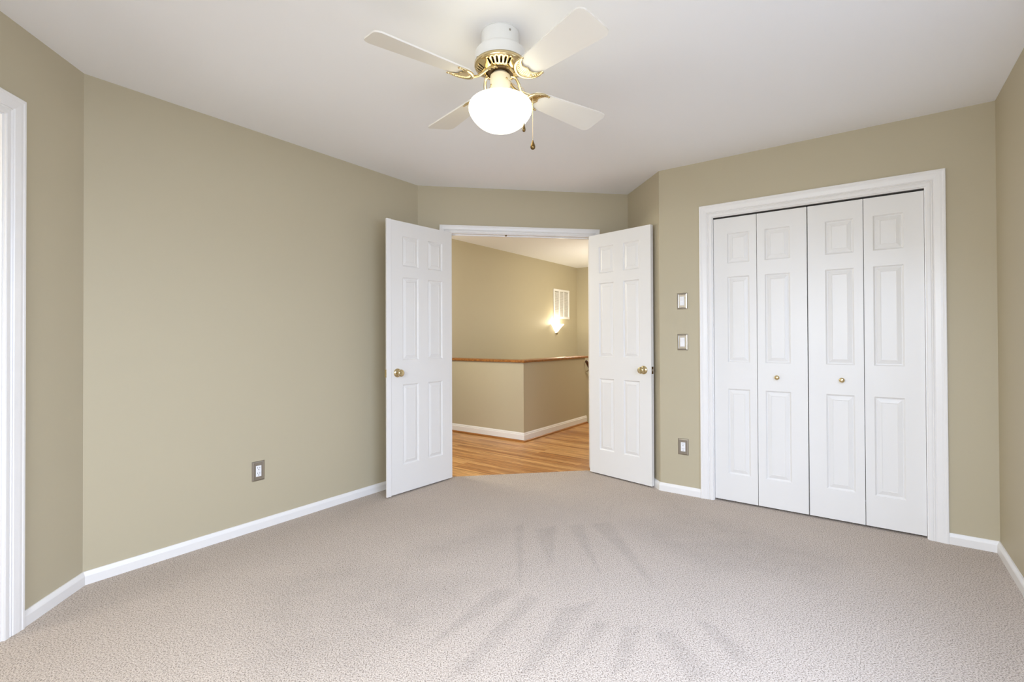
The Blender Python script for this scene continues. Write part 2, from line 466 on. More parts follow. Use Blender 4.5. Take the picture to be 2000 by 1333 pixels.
# ------------------------------------------------------------------ casings
def casing(name, P, Q, u0, u1, z1, w, label, depth_out=TH, side=-1, y_off=0.0):
    """moulded casing swept up, over and down an opening, with its jamb lining (children: jamb)."""
    k = w / 0.085
    prof = [(0.0, 0.0), (0.0, 0.009), (0.004, 0.011), (0.018 * k, 0.011), (0.021 * k, 0.0085), (0.026 * k, 0.0125), (0.031 * k, 0.0085),
            (0.036 * k, 0.0135), (0.060 * k, 0.0165), (0.070 * k, 0.0165), (0.074 * k, 0.0185), (0.082 * k, 0.0185), (w, 0.0165), (w, 0.0)]
    rev = -0.010                                          # the casing laps the jamb edge
    bm = bmesh.new(); rows = []
    for pw, pd in prof:
        q = pw + rev; y = y_off + side * pd
        rows.append([bm.verts.new(v) for v in ((u0 - q, y, 0), (u0 - q, y, z1 + q), (u1 + q, y, z1 + q), (u1 + q, y, 0))])
    n = len(rows)
    for i in range(n):
        a, b = rows[i], rows[(i + 1) % n]
        for j in range(3): bm.faces.new((a[j], a[j + 1], b[j + 1], b[j]))
    bm.faces.new([r[0] for r in rows]); bm.faces.new([r[3] for r in rows][::-1])
    o = struct(name, bm, M_TRIM, label, 'door casing')
    place(o, P, ANG(P, Q))
    return o
def jamb(parent, u0, u1, z1, y0, y1, stop_y=None, stop=0.011):
    t = 0.016
    bm = bmesh.new()
    box(bm, u0 - 0.001, u0 + t, y0, y1, 0, z1 + 0.001); box(bm, u1 - t, u1 + 0.001, y0, y1, 0, z1 + 0.001); box(bm, u0 + t, u1 - t, y0, y1, z1 - t, z1 + 0.001)
    if stop_y is not None:
        box(bm, u0 + t, u0 + t + stop, stop_y, stop_y + 0.03, 0, z1 - t); box(bm, u1 - t - stop, u1 - t, stop_y, stop_y + 0.03, 0, z1 - t)
        box(bm, u0 + t + stop, u1 - t - stop, stop_y, stop_y + 0.03, z1 - t - stop, z1 - t)
    return finish('jamb', bm, M_TRIM, parent)

t1 = casing('trim_1', pF, pA, W1_OPEN[0], W1_OPEN[1], 2.06, C_W1, 'white moulded casing around the doorway at the left edge')
jamb(t1, W1_OPEN[0], W1_OPEN[1], 2.06, 0.0, TH, 0.045)
t2 = casing('trim_2', pB, pC, BC_OPEN[0], BC_OPEN[1], DOOR_H, C_BC, 'white casing around the open double doorway')
jamb(t2, BC_OPEN[0], BC_OPEN[1], DOOR_H, 0.0, TH, 0.042, 0.010)
bm = bmesh.new(); lathe(bm, [(0.0, -0.012), (0.005, -0.010), (0.0075, -0.004), (0.009, 0.0)], 16, Matrix.Translation(((BC_OPEN[0] + BC_OPEN[1]) / 2 - 0.13, 0.022, DOOR_H - 0.016)))
tag(finish('ball_catch', bm, M_BRONZE, t2, smooth=True), 'brown metal catch under the door head', None)
t3 = casing('trim_3', pD, pE, DE_OPEN[0], DE_OPEN[1], 2.038, C_DE, 'white moulded casing around the bifold closet')
jamb(t3, DE_OPEN[0], DE_OPEN[1], 2.038, 0.0, TH)

# closed white door inside the left doorway, only its jamb side can be seen
# closet interior (dark box behind the bifold doors)
bm = bmesh.new()
u0, u1 = DE_OPEN[0] - 0.05, DE_OPEN[1] + 0.05
box(bm, u0, u1, 0.60, 0.62, 0, 2.2); box(bm, u0 - 0.02, u0, TH, 0.62, 0, 2.2); box(bm, u1, u1 + 0.02, TH, 0.62, 0, 2.2)
box(bm, u0, u1, TH, 0.6, 2.2, 2.22); box(bm, u0, u1, TH - 0.1, 0.6, -0.02, -0.002)
place(struct('wall_closet_inside', bm, M_DIM, 'dim inside of the closet behind the bifold doors', 'closet'), pD, ANG(pD, pE))

# ------------------------------------------------------------------ doors
def panel_face(bm, w, h, y, sgn, rects, x_off=0.0, z_off=0.0):
    """moulded face of a door at depth y; sgn = direction (+1/-1 in y) that sinks into the door. rects: (x0,x1,z0,z1)."""
    xs = sorted({0.0, w} | {r[0] for r in rects} | {r[1] for r in rects})
    zs = sorted({0.0, h} | {r[2] for r in rects} | {r[3] for r in rects})
    V = {}
    def v(x, z, d=0.0):
        k = (round(x, 5), round(z, 5), round(d, 5))
        if k not in V: V[k] = bm.verts.new((x + x_off, y + sgn * d, z + z_off))
        return V[k]
    for i in range(len(xs) - 1):
        for j in range(len(zs) - 1):
            a, b, c, d = xs[i], xs[i + 1], zs[j], zs[j + 1]
            if any(r[0] <= a + 1e-6 and r[1] >= b - 1e-6 and r[2] <= c + 1e-6 and r[3] >= d - 1e-6 for r in rects): continue
            bm.faces.new((v(a, c), v(b, c), v(b, d), v(a, d)))
    rings = [(0.0, 0.0), (0.003, 0.004), (0.008, 0.0085), (0.012, 0.0090), (0.0155, 0.0070), (0.034, 0.0018), (0.0365, 0.0036), (0.039, 0.0036)]
    for (a, b, c, d) in rects:
        prev = None
        for ins, dep in rings:
            cur = [v(a + ins, c + ins, dep), v(b - ins, c + ins, dep), v(b - ins, d - ins, dep), v(a + ins, d - ins, dep)]
            if prev:
                for q in range(4): bm.faces.new((prev[q], prev[(q + 1) % 4], cur[(q + 1) % 4], cur[q]))
            prev = cur
        bm.faces.new(prev)

def slab(name, w, h, t, rects, parent, mat=M_DOOR):
    """door slab: x 0..w, y 0 (face) .. t (back), z 0..h, both faces moulded."""
    bm = bmesh.new()
    panel_face(bm, w, h, 0.0, 1, rects); panel_face(bm, w, h, t, -1, rects)
    for (x0, z0, x1, z1) in ((0, 0, 0, h), (w, 0, w, h), (0, 0, w, 0), (0, h, w, h)):
        vs = [bm.verts.new((x0, 0, z0)), bm.verts.new((x1, 0, z1)), bm.verts.new((x1, t, z1)), bm.verts.new((x0, t, z0))]
        bm.faces.new(vs)
    bmesh.ops.remove_doubles(bm, verts=bm.verts[:], dist=0.00005)
    return finish(name, bm, mat, parent)

def six_panels(w, h):
    sx = 0.104; pw = (w - 2 * sx - 0.094) / 2
    cols = ((sx, sx + pw), (w - sx - pw, w - sx))
    rows = ((0.836, 0.947), (0.4875, 0.795), (0.101, 0.3975))
    return [(a, b, h * c, h * d) for a, b in cols for c, d in rows]

def door_knob(parent, x, z, y_face, out, r=1.0, mat=M_KNOB, name='door_knob', locking=True):
    """round knob with rosette, axis along y; out = -1/+1 direction away from the face."""
    prof = [(0.0, 0.0), (0.033, 0.0), (0.033, 0.003), (0.029, 0.007), (0.019, 0.010), (0.0125, 0.013), (0.0115, 0.022), (0.014, 0.027),
            (0.022, 0.031), (0.0265, 0.038), (0.027, 0.045), (0.0245, 0.051), (0.018, 0.054), (0.013, 0.0535), (0.010, 0.0545), (0.0, 0.055)]
    M = Matrix.Translation((x, y_face, z)) @ Matrix.Rotation(PI / 2 if out < 0 else -PI / 2, 4, 'X')
    bm = bmesh.new(); lathe(bm, [(a * r, b * r) for a, b in prof], 32, M)
    return tag(finish(name, bm, mat, parent, angle=50), 'brass round knob with rosette', None)

DH, DT, DW = 2.030, 0.035, 0.605
# left leaf: visible face is local y=0 (looking along -y), hinge at x=0
def open_door(name, hinge, ang, mirror, label):
    root = empty(name, (hinge[0], hinge[1], 0.012), ang, label, 'door', 'structure')
    return root
# left door: local +x runs from the free edge to the hinge so that -y faces the room
aL = math.atan2(0.401, 0.453)
freeL = Vector((-0.335, 3.645))
d1 = empty('door_1', (freeL.x, freeL.y, 0.012), aL, 'left white six panel door standing open against the long left wall', 'door', 'structure')
slab('door_slab', DW, DH, DT, six_panels(DW, DH), d1)
bm = bmesh.new(); box(bm, -0.0425, -0.0025, -0.004, 0.010, -0.004, DH + 0.002, 0.002); finish('astragal', bm, M_TRIM, d1)
door_knob(d1, 0.054, 0.897, 0.0, -1); door_knob(d1, 0.054, 0.897, DT, 1)
bm = bmesh.new(); box(bm, -0.047, -0.0427, 0.000, 0.016, 0.869, 0.926, 0.001); tag(finish('strike_plate', bm, M_KNOB, d1), 'brass strike plate on the door edge', None)
# right door: local +x from hinge to free edge, -y faces the room
hingeR = Vector((1.298, 4.036)); fR = Vector((1.632, 3.541))
aR = ANG(hingeR, fR)
d2 = empty('door_2', (hingeR.x, hingeR.y, 0.012), aR, 'right white six panel door standing open beside the narrow return wall', 'door', 'structure')
slab('door_slab', DW - 0.006, DH, DT, six_panels(DW - 0.006, DH), d2)
door_knob(d2, DW - 0.072, 0.897, 0.0, -1)
bm = bmesh.new(); w = DW - 0.006
box(bm, w - 0.001, w + 0.0012, 0.006, 0.029, 0.869, 0.926); tag(finish('latch_plate', bm, M_BRONZE, d2), 'dark brass latch plate on the door edge', None)
bm = bmesh.new(); box(bm, w + 0.001, w + 0.011, 0.011, 0.024, 0.888, 0.907, 0.002); tag(finish('latch_bolt', bm, M_NICKEL, d2), 'shiny latch bolt', None)

# bifold closet doors: two pairs
LEAF = [(0.3925, 0.6700), (0.6730, 0.9665), (0.9715, 1.2625), (1.2655, 1.5487)]
def leaf_rects(w, wide_left, h):
    a, b = (0.094, 0.047) if wide_left else (0.047, 0.094)
    k = w / 0.288
    return [(a * k, w - b * k, h * c, h * d) for c, d in ((0.838, 0.944), (0.488, 0.790), (0.094, 0.394))]
def bifold(name, leaves, knob_on, label):
    root = empty(name, (pD.x, pD.y, 0.013), ANG(pD, pE), label, 'closet door', 'structure')
    for k in leaves:
        a, b = LEAF[k]
        s_ = slab('door_leaf', b - a, 1.998, 0.030, leaf_rects(b - a, k in (0, 2), 1.998), root)
        s_.location = (a, 0.014, 0)
        if k == knob_on:
            prof = [(0.0, 0.0), (0.008, 0.0), (0.007, 0.006), (0.0085, 0.010), (0.0145, 0.014), (0.0155, 0.019), (0.0135, 0.024), (0.007, 0.027), (0.0, 0.0275)]
            kx = {1: 0.118, 2: 0.178}[k]
            bm = bmesh.new(); lathe(bm, prof, 28, Matrix.Translation((kx, 0.0, 0.880)) @ Matrix.Rotation(PI / 2, 4, 'X'))
            tag(finish('door_knob', bm, M_BRASS, s_, smooth=True), 'small round brass knob', None)
    return root
bifold('door_3', (0, 1), 1, 'left pair of white bifold closet leaves, nearer the light switches')
bifold('door_4', (2, 3), 2, 'right pair of white bifold closet leaves, nearer the right corner')
# top track of the bifolds
bm = bmesh.new(); box(bm, DE_OPEN[0] + 0.016, DE_OPEN[1] - 0.016, 0.012, 0.045, 2.0145, 2.0215)
finish('door_track', bm, M_DARK, t3)

# ------------------------------------------------------------------ wall plates
def plate(name, P, Q, u, z, label, cat, kind):
    root = empty(name, (0, 0, 0), 0, label, cat)
    place(root, P + (Q - P).normalized() * u, ANG(P, Q), z)
    W, Hh = 0.0765, 0.120
    bm = bmesh.new()
    w, h = W / 2, Hh / 2
    rings = [(0, 0.0), (0, -0.0015), (0.003, -0.0045), (0.009, -0.0062), (0.0115, -0.0048)]
    prev = None
    for ins, y in rings:
        cur = [bm.verts.new(p) for p in ((-w + ins, y, -h + ins), (w - ins, y, -h + ins), (w - ins, y, h - ins), (-w + ins, y, h - ins))]
        if prev:
            for q in range(4): bm.faces.new((prev[q], prev[(q + 1) % 4], cur[(q + 1) % 4], cur[q]))
        else: bm.faces.new(cur)
        prev = cur
    iw, ih = 0.0168, 0.0335
    y = -0.0048
    cur = [bm.verts.new(p) for p in ((-iw, y, -ih), (iw, y, -ih), (iw, y, ih), (-iw, y, ih))]
    for q in range(4): bm.faces.new((prev[q], prev[(q + 1) % 4], cur[(q + 1) % 4], cur[q]))
    bm.faces.new(cur)
    for sz in (-0.0455, 0.0455):
        lathe(bm, [(0.0, 0.0), (0.003, 0.0), (0.0024, 0.0012), (0.0, 0.0015)], 12, Matrix.Translation((0, y, sz)) @ Matrix.Rotation(PI / 2, 4, 'X'))
    tag(finish('cover_plate', bm, M_NICKEL, root), 'brushed nickel cover plate', None)
    bm = bmesh.new()
    if kind == 'outlet':
        box(bm, -0.0163, 0.0163, -0.0078, -0.0045, -0.033, 0.033, 0.001)
        tag(finish('receptacle', bm, M_PLASTIC, root), 'white receptacle', None)
        bm = bmesh.new()
        for cz in (-0.0165, 0.0165):
            for sx in (-0.0063, 0.0063): box(bm, sx - 0.001, sx + 0.001, -0.0081, -0.0077, cz + 0.000, cz + 0.0085)
            lathe(bm, [(0.0, 0.0), (0.0026, 0.0), (0.0026, 0.0004), (0.0, 0.0005)], 12, Matrix.Translation((0, -0.0077, cz - 0.0075)) @ Matrix.Rotation(PI / 2, 4, 'X'))
        tag(finish('socket_slots', bm, M_DARK, root), 'dark socket slots', None)
    else:
        box(bm, -0.0165, 0.0165, -0.0062, -0.0045, -0.0333, 0.0333)
        finish('switch_frame', bm, M_PLASTIC, root)
        bm = bmesh.new()
        vs = [(-0.0135, -0.0062, -0.030), (0.0135, -0.0062, -0.030), (0.0135, -0.0062, 0.030), (-0.0135, -0.0062, 0.030),
              (-0.0135, -0.0085, -0.030), (0.0135, -0.0085, -0.030), (0.0135, -0.0068, 0.0), (-0.0135, -0.0068, 0.0), (0.0135, -0.0105, 0.030), (-0.0135, -0.0105, 0.030)]
        V = [bm.verts.new(v) for v in vs]
        for f in ((4, 5, 6, 7), (7, 6, 8, 9), (0, 1, 5, 4), (2, 3, 9, 8), (0, 4, 7, 9, 3), (1, 2, 8, 6, 5), (0, 3, 2, 1)): bm.faces.new([V[i] for i in f])
        tag(finish('rocker', bm, M_PLASTIC, root), 'white rocker', None)
    return root
plate('wall_outlet', pA, pB, 0.822, 0.357, 'nickel framed double outlet low on the long left wall', 'outlet', 'outlet')
plate('wall_outlet', pD, pE, 0.172, 0.352, 'nickel framed double outlet low beside the closet casing', 'outlet', 'outlet')
plate('light_switch', pD, pE, 0.171, 1.434, 'upper of the two light switches left of the closet', 'light switch', 'switch')
plate('light_switch', pD, pE, 0.172, 1.129, 'lower of the two light switches left of the closet', 'light switch', 'switch')

# ------------------------------------------------------------------ ceiling fan
FX, FY = 0.263, 2.003
fan = empty('ceiling_fan', (FX, FY, H), 0, 'white and brass four blade ceiling fan with lit globe', 'ceiling fan')
Z = lambda z: z - H
bm = bmesh.new()
lathe(bm, [(0.0, Z(2.4395)), (0.081, Z(2.4395)), (0.081, Z(2.4370)), (0.0785, Z(2.4365)), (0.0785, Z(2.375)), (0.078, Z(2.364)), (0.0, Z(2.364))], 64)
finish('canopy', bm, M_FAN, fan, angle=40)
def side_screw(name, r, adeg, zz, size, mat):
    a = math.radians(adeg); bm = bmesh.new()
    M = Matrix.Translation((r * math.cos(a), r * math.sin(a), Z(zz))) @ Matrix.Rotation(a, 4, 'Z') @ Matrix.Rotation(PI / 2, 4, 'Y')
    lathe(bm, [(0.0, -0.003), (0.0052 * size, -0.003), (0.005 * size, 0.002), (0.003 * size, 0.0035), (0.0, 0.0035)], 14, M)
    return tag(finish(name, bm, mat, fan), 'small metal screw', None)
side_screw('canopy_screw', 0.0785, -67, 2.417, 0.85, M_NICKEL)
side_screw('motor_screw', 0.1045, -160, 2.314, 0.7, M_BRONZE)
bm = bmesh.new()
lathe(bm, [(0.0, Z(2.367)), (0.090, Z(2.367)), (0.098, Z(2.365)), (0.1030, Z(2.360)), (0.1045, Z(2.353)), (0.1045, Z(2.306)), (0.103, Z(2.302)), (0.0, Z(2.302))], 64)
finish('motor_housing', bm, M_FAN, fan, angle=35)
# brass ring with slots
NS = 192
def skip(i, k):
    if i not in (3, 4): return False
    g = (k + 28) % 48
    return 6 <= g < 42 and (g - 6) % 6 < 3
bm = bmesh.new()
lathe(bm, [(0.1062, Z(2.312)), (0.1066, Z(2.302)), (0.1035, Z(2.297)), (0.0960, Z(2.2925)), (0.0850, Z(2.2865)), (0.0740, Z(2.2805)), (0.0660, Z(2.2765)), (0.0610, Z(2.277)), (0.0600, Z(2.284))], NS, None, False, skip)
ring = finish('vent_ring', bm, M_BRASS, fan, smooth=True)
sd = ring.modifiers.new('thickness', 'SOLIDIFY'); sd.thickness = 0.0018; sd.offset = 1.0
ring['label'] = 'polished brass ring with cooling slots'
bm = bmesh.new(); lathe(bm, [(0.0, Z(2.301)), (0.098, Z(2.301)), (0.090, Z(2.298)), (0.060, Z(2.289)), (0.055, Z(2.277)), (0.048, Z(2.273)), (0.0, Z(2.273))], 48)
tag(finish('motor', bm, M_MOTOR, fan, angle=40), 'dark bronze motor core', None)
bm = bmesh.new(); lathe(bm, [(0.0, Z(2.276)), (0.030, Z(2.276)), (0.036, Z(2.266)), (0.0415, Z(2.262)), (0.0425, Z(2.255)), (0.0425, Z(2.190)), (0.0440, Z(2.187)), (0.0440, Z(2.168)), (0.0, Z(2.168))], 48)
fit_ = tag(finish('light_fitter', bm, M_CREAM, fan, angle=40), 'cream enamel light fitter', None)
for adeg, zz in ((-60, 2.236), (-160, 2.214), (30, 2.222)):
    side_screw('fitter_screw', 0.0425, adeg, zz, 1.0, M_BRASS)
bm = bmesh.new()
gp = spline([(0.044, 2.1735), (0.078, 2.169), (0.108, 2.159), (0.127, 2.146), (0.1330, 2.127), (0.1275, 2.105), (0.112, 2.081), (0.091, 2.060), (0.065, 2.045), (0.034, 2.038), (0.0005, 2.0365)], 40)
lathe(bm, [(r, Z(z)) for r, z in gp], 64, None, True)
globe = tag(finish('globe', bm, M_GLOBE, fan, smooth=True), 'glowing white opal glass globe', None)

# blades with their irons
BZ = 2.222
def rounded(pts_r):
    """polygon with rounded corners from (x, y, r)."""
    out = []; n = len(pts_r)
    for i in range(n):
        p0 = Vector(pts_r[i - 1][:2]); p = Vector(pts_r[i][:2]); p1 = Vector(pts_r[(i + 1) % n][:2]); r = pts_r[i][2]
        a = (p0 - p).normalized(); b = (p1 - p).normalized()
        half = a.angle(b) / 2; d = r / math.tan(half)
        c = p + (a + b).normalized() * (r / math.sin(half))
        s0 = p + a * d; s1 = p + b * d
        a0 = math.atan2((s0 - c).y, (s0 - c).x); a1 = math.atan2((s1 - c).y, (s1 - c).x)
        da = (a1 - a0 + PI) % (2 * PI) - PI
        for k in range(9): t = a0 + da * k / 8; out.append((c.x + r * math.cos(t), c.y + r * math.sin(t)))
    return out
def blade_bm():
    bm = bmesh.new()
    extrude_poly(bm, rounded([(0.158, -0.046, 0.026), (0.560, -0.075, 0.028), (0.560, 0.075, 0.028), (0.158, 0.046, 0.026)]), -0.003, 0.003)
    return bm
def iron_bm():
    """cast brass bracket: S-scroll arm, crescent wing with filigree under the blade root (blade frame, z down from the blade)."""
    bm = bmesh.new(); zb = -0.0075
    # twin arms from the hub, dropping and bowing out to the crescent
    for sgn in (-1, 1):
        pts = spline([(0.050, sgn * 0.014, 0.054), (0.068, sgn * 0.020, 0.050), (0.086, sgn * 0.017, 0.030), (0.104, sgn * 0.006, 0.010), (0.124, sgn * 0.006, -0.002), (0.146, sgn * 0.014, zb)], 20)
        tube(bm, pts, 0.0064, 8, 0.8)
        # small curl at the hub end
        c = [(0.050 + 0.008 * math.cos(t), sgn * (0.022 + 0.008 * math.sin(t)), 0.054) for t in [k * PI / 6 - PI / 2 for k in range(9)]]
        tube(bm, c, 0.0035, 6)
    # outer crescent
    cr = spline([(0.222, -0.0499, zb), (0.196, -0.0516, zb), (0.166, -0.0413, zb - 0.001), (0.146, -0.0206, zb - 0.002), (0.140, 0.0, zb - 0.003), (0.146, 0.0206, zb - 0.002), (0.166, 0.0413, zb - 0.001), (0.196, 0.0516, zb), (0.222, 0.0499, zb)], 40)
    rr = [0.0034 + 0.0052 * math.sin(PI * i / 40) for i in range(41)]
    tube(bm, cr, rr, 8, 0.8)
    # inner scalloped edge, with a point towards the blade tip in the middle
    inn = spline([(0.222, -0.0499, zb), (0.204, -0.0430, zb), (0.190, -0.0292, zb), (0.186, -0.0155, zb), (0.192, 0.0, zb), (0.186, 0.0155, zb), (0.190, 0.0292, zb), (0.204, 0.0430, zb), (0.222, 0.0499, zb)], 40)
    tube(bm, inn, [0.0038] * 41, 8, 0.8)
    # thin cast web between the two curves
    for dz in (0.0016, -0.0016):
        ra = [bm.verts.new(Vector(c_) + Vector((0, 0, dz))) for c_ in cr]; rb = [bm.verts.new(Vector(c_) + Vector((0, 0, dz))) for c_ in inn]
        for i in range(1, 39): bm.faces.new((ra[i], ra[i + 1], rb[i + 1], rb[i]))
    # filigree ribs
    for i in range(4, 37, 2):
        a = Vector(cr[i]); b = Vector(inn[max(0, min(40, i + (2 if i % 2 else -2)))])
        tube(bm, [a, (a + b) / 2 + Vector((0, 0.002, -0.002)), b], 0.0026, 6)
    # rolled horn ends and screw heads
    for sgn in (-1, 1):
        lathe(bm, [(0.0, -0.005), (0.005, -0.003), (0.006, 0.0), (0.0, 0.004)], 12, Matrix.Translation((0.222, sgn * 0.0499, zb)))
    for x, y in ((0.172, -0.030), (0.172, 0.030), (0.164, 0.0)):
        lathe(bm, [(0.0, -0.005), (0.004, -0.0045), (0.0055, -0.002), (0.0055, 0.004), (0.0, 0.004)], 12, Matrix.Translation((x, y, zb + 0.001)))
    return bm
blade0 = iron0 = None
for k in range(4):
    ang = math.radians(26.7 + 90 * k)
    M = Matrix.Translation((0, 0, Z(BZ))) @ Matrix.Rotation(0.036, 4, 'Y') @ Matrix.Rotation(0.022, 4, 'X') @ Matrix.Rotation(ang, 4, 'Z') @ Matrix.Rotation(math.radians(-12.5), 4, 'X')
    if k == 0:
        b = blade0 = finish('fan_blade', blade_bm(), M_BLADE, fan)
        i_ = iron0 = tag(finish('blade_iron', iron_bm(), M_BRASS, b, angle=60), 'ornate polished brass bracket', None)
    else:
        b = blade0.copy(); COL.objects.link(b); i_ = iron0.copy(); COL.objects.link(i_)
    b.parent = fan; b.matrix_local = M
    i_.parent = b; i_.matrix_local = Matrix()

# pull chains
def chain(pts, pend, label):
    bm = bmesh.new(); tube(bm, pts, 0.0008, 6)
    c = finish('pull_chain', bm, M_BRASS, fan, smooth=True)
    e = pts[-1]
    bm = bmesh.new(); lathe(bm, [(r, z) for r, z in pend], 20, Matrix.Translation(e))
    tag(finish('chain_pendant', bm, M_BRONZE, c, smooth=True), label, None)
def fan_px(dx, dy, z): return (dx, dy, Z(z))
# camera-side direction of the fan is about (-0.13, -0.99)
chain(spline([fan_px(0.030, -0.031, 2.234), fan_px(0.056, -0.070, 2.190), fan_px(0.074, -0.096, 2.172), fan_px(0.080, -0.112, 2.150), fan_px(0.079, -0.114, 2.10), fan_px(0.079, -0.114, 2.020)], 30),
      [(0.0, 0.001), (0.002, 0.0), (0.0032, -0.010), (0.0060, -0.020), (0.0066, -0.027), (0.005, -0.033), (0.0, -0.034)], 'slim bronze pendant on the shorter chain')
chain(spline([fan_px(0.041, -0.012, 2.234), fan_px(0.085, -0.034, 2.190), fan_px(0.114, -0.048, 2.172), fan_px(0.126, -0.056, 2.148), fan_px(0.126, -0.057, 2.05), fan_px(0.126, -0.057, 1.978)], 30),
      [(0.0, 0.001), (0.002, 0.0), (0.004, -0.007), (0.0085, -0.019), (0.0105, -0.027), (0.009, -0.034), (0.004, -0.0385), (0.0, -0.039)], 'bronze teardrop pendant on the longer chain')

# ------------------------------------------------------------------ hall beyond the double doors
hK = Vector((0.182, 6.241))                      # a point of the hall wall that runs along +45 degrees
dAB = Vector((S, S)); dDE = Vector((S, -S))
hE = hK + dAB * 3.325                            # corner with the yellow end wall
kC = Vector((0.954, 5.361)) + Vector((-S, S)) * 0 # front corner of the half wall at the floor
kL = kC - dDE * (((hK - kC).dot(-dDE)))          # where its left wing meets the hall wall
hL = Vector((-1.95, 4.216 - 0.0))
hall_l = hK - dAB * ((hK.y - 4.216) / S)
# hall wall (its room side is to the right of hall_l -> hE)
wall('wall_hall_left', hall_l, hE, M_HALL, 'tan hall wall with the vent and the wall sconce', (), 0.0, 0.1, 0.1, -1.4, H)
hR = hE + dDE * 3.2
wall('wall_hall_end', hE, hR, M_HALL, 'yellow lit end wall of the hall seen beside the right door', (), 0.1, 0.1, 0.1, -1.4, H)
hQ = Vector((hR.x, hR.y)) - dAB * 2.6
wall('wall_hall_right', hR, hQ, M_HALL, 'hidden right wall of the hall', (), 0.1, 0.6, 0.1, -1.4, H)
wall('wall_hall_near', Vector((hQ.x + 0.6, hQ.y - 0.3)), Vector((1.80, 4.22)), M_HALL, 'hidden near wall of the hall behind the closet', (), 0.2, 0.1, 0.1, -1.4, H)
bm = bmesh.new()
extrude_poly(bm, [(-2.10, 4.155), (1.80, 4.155), (5.6, 4.155), (5.6, 9.2), (2.2, 9.2)], H, H + 0.08)
struct('ceiling_hall', bm, M_CEIL, 'warm white hall ceiling seen through the double doorway', 'ceiling')
# oak floor in front of the half wall, a lower landing behind it
KT = 0.12
kEnd = kC + dAB * 1.475
bm = bmesh.new()
inn = kC + Vector((-S, S)) * 0.06 + dAB * 0.06
kLi = kL + dAB * 0.06
extrude_poly(bm, [(-2.05, 4.105), (5.4, 4.105), (5.4, 5.2), tuple(kEnd + dAB * 1.2 + dDE * 1.4), tuple(kEnd + dAB * 0.0 + dDE * 1.4), tuple(kEnd - dDE * 0.06), tuple(inn), tuple(kLi + Vector((-0.03, 0.03)))], -0.03, -0.003)
struct('floor_hall', bm, M_OAK, 'oak strip floor of the hall beyond the double doorway', 'wood floor')
bm = bmesh.new()
extrude_poly(bm, [(-0.3, 5.4), (5.4, 4.4), (5.4, 9.0), (2.6, 9.0)], -1.36, -1.33)
struct('floor_landing', bm, M_OAK, 'hidden lower landing of the stairwell', 'landing')

# half wall, L-shaped: left wing kL->kC, right wing kC->kEnd
KZ = 0.885
inC = kC + Vector((0, 1)) * (KT / S)
bm = bmesh.new()
extrude_poly(bm, [tuple(kL), tuple(kC), tuple(kEnd), tuple(kEnd - dDE * KT), tuple(inC), tuple(kL + dAB * KT)], -1.35, KZ)
struct('wall_half', bm, M_WALL, 'tan half wall with an angled corner around the stairwell', 'half wall')
ov = 0.022
bm = bmesh.new()
o1 = -dAB * ov; o2 = dDE * ov
extrude_poly(bm, [tuple(kL + o1), tuple(kC + o1 + o2), tuple(kEnd + o2 + dAB * 0.05), tuple(kEnd - dDE * (KT + ov) + dAB * 0.05), tuple(inC + Vector((0, 1)) * ov / S), tuple(kL + dAB * (KT + ov))], KZ, KZ + 0.028)
bmesh.ops.recalc_face_normals(bm, faces=bm.faces[:])
bmesh.ops.bevel(bm, geom=[e for e in bm.edges if abs(e.verts[0].co.z - e.verts[1].co.z) < 1e-6], offset=0.006, segments=3, affect='EDGES', profile=0.5, clamp_overlap=True)
struct('trim_4', bm, M_OAKTRIM, 'honey oak ledge capping the half wall', 'ledge')
# its baseboard and oak shoe moulding
def wing(name, P, Q, m1, m0, label, ext=0.0):
    L = (Q - P).length
    h, t = 0.098, 0.014
    def sweep(nm, prof, mat, parent=None):
        bm = bmesh.new()
        a = [bm.verts.new((0 + m0 * y, y, z)) for y, z in prof]; b = [bm.verts.new((L + ext - m1 * y, y, z)) for y, z in prof]
        n = len(prof)
        for i in range(n): bm.faces.new((a[i], a[(i + 1) % n], b[(i + 1) % n], b[i]))
        bm.faces.new(a); bm.faces.new(b[::-1])
        return finish(nm, bm, mat, parent)
    o = tag(sweep(name, [(0, 0), (-t, 0), (-t, h - 0.026), (-t * 0.7, h - 0.020), (-t * 0.7, h - 0.012), (-t * 0.35, h - 0.004), (-t * 0.3, h), (0, h)], M_TRIM), label, 'baseboard', 'structure')
    sh = sweep('shoe_moulding', [(-t, -0.003), (-t - 0.016, -0.003), (-t - 0.016, 0.004), (-t - 0.012, 0.012), (-t - 0.006, 0.016), (-t, 0.017)], M_OAKTRIM, o)
    sh['label'] = 'oak shoe moulding'
    return place(o, P, ANG(P, Q))
wing('baseboard_half_wall_left', kL, kC, 1.0, 0, 'white baseboard on the left wing of the half wall')
wing('baseboard_half_wall_right', kC, kEnd, 0, 1.0, 'white baseboard on the right wing of the half wall', 0.02)

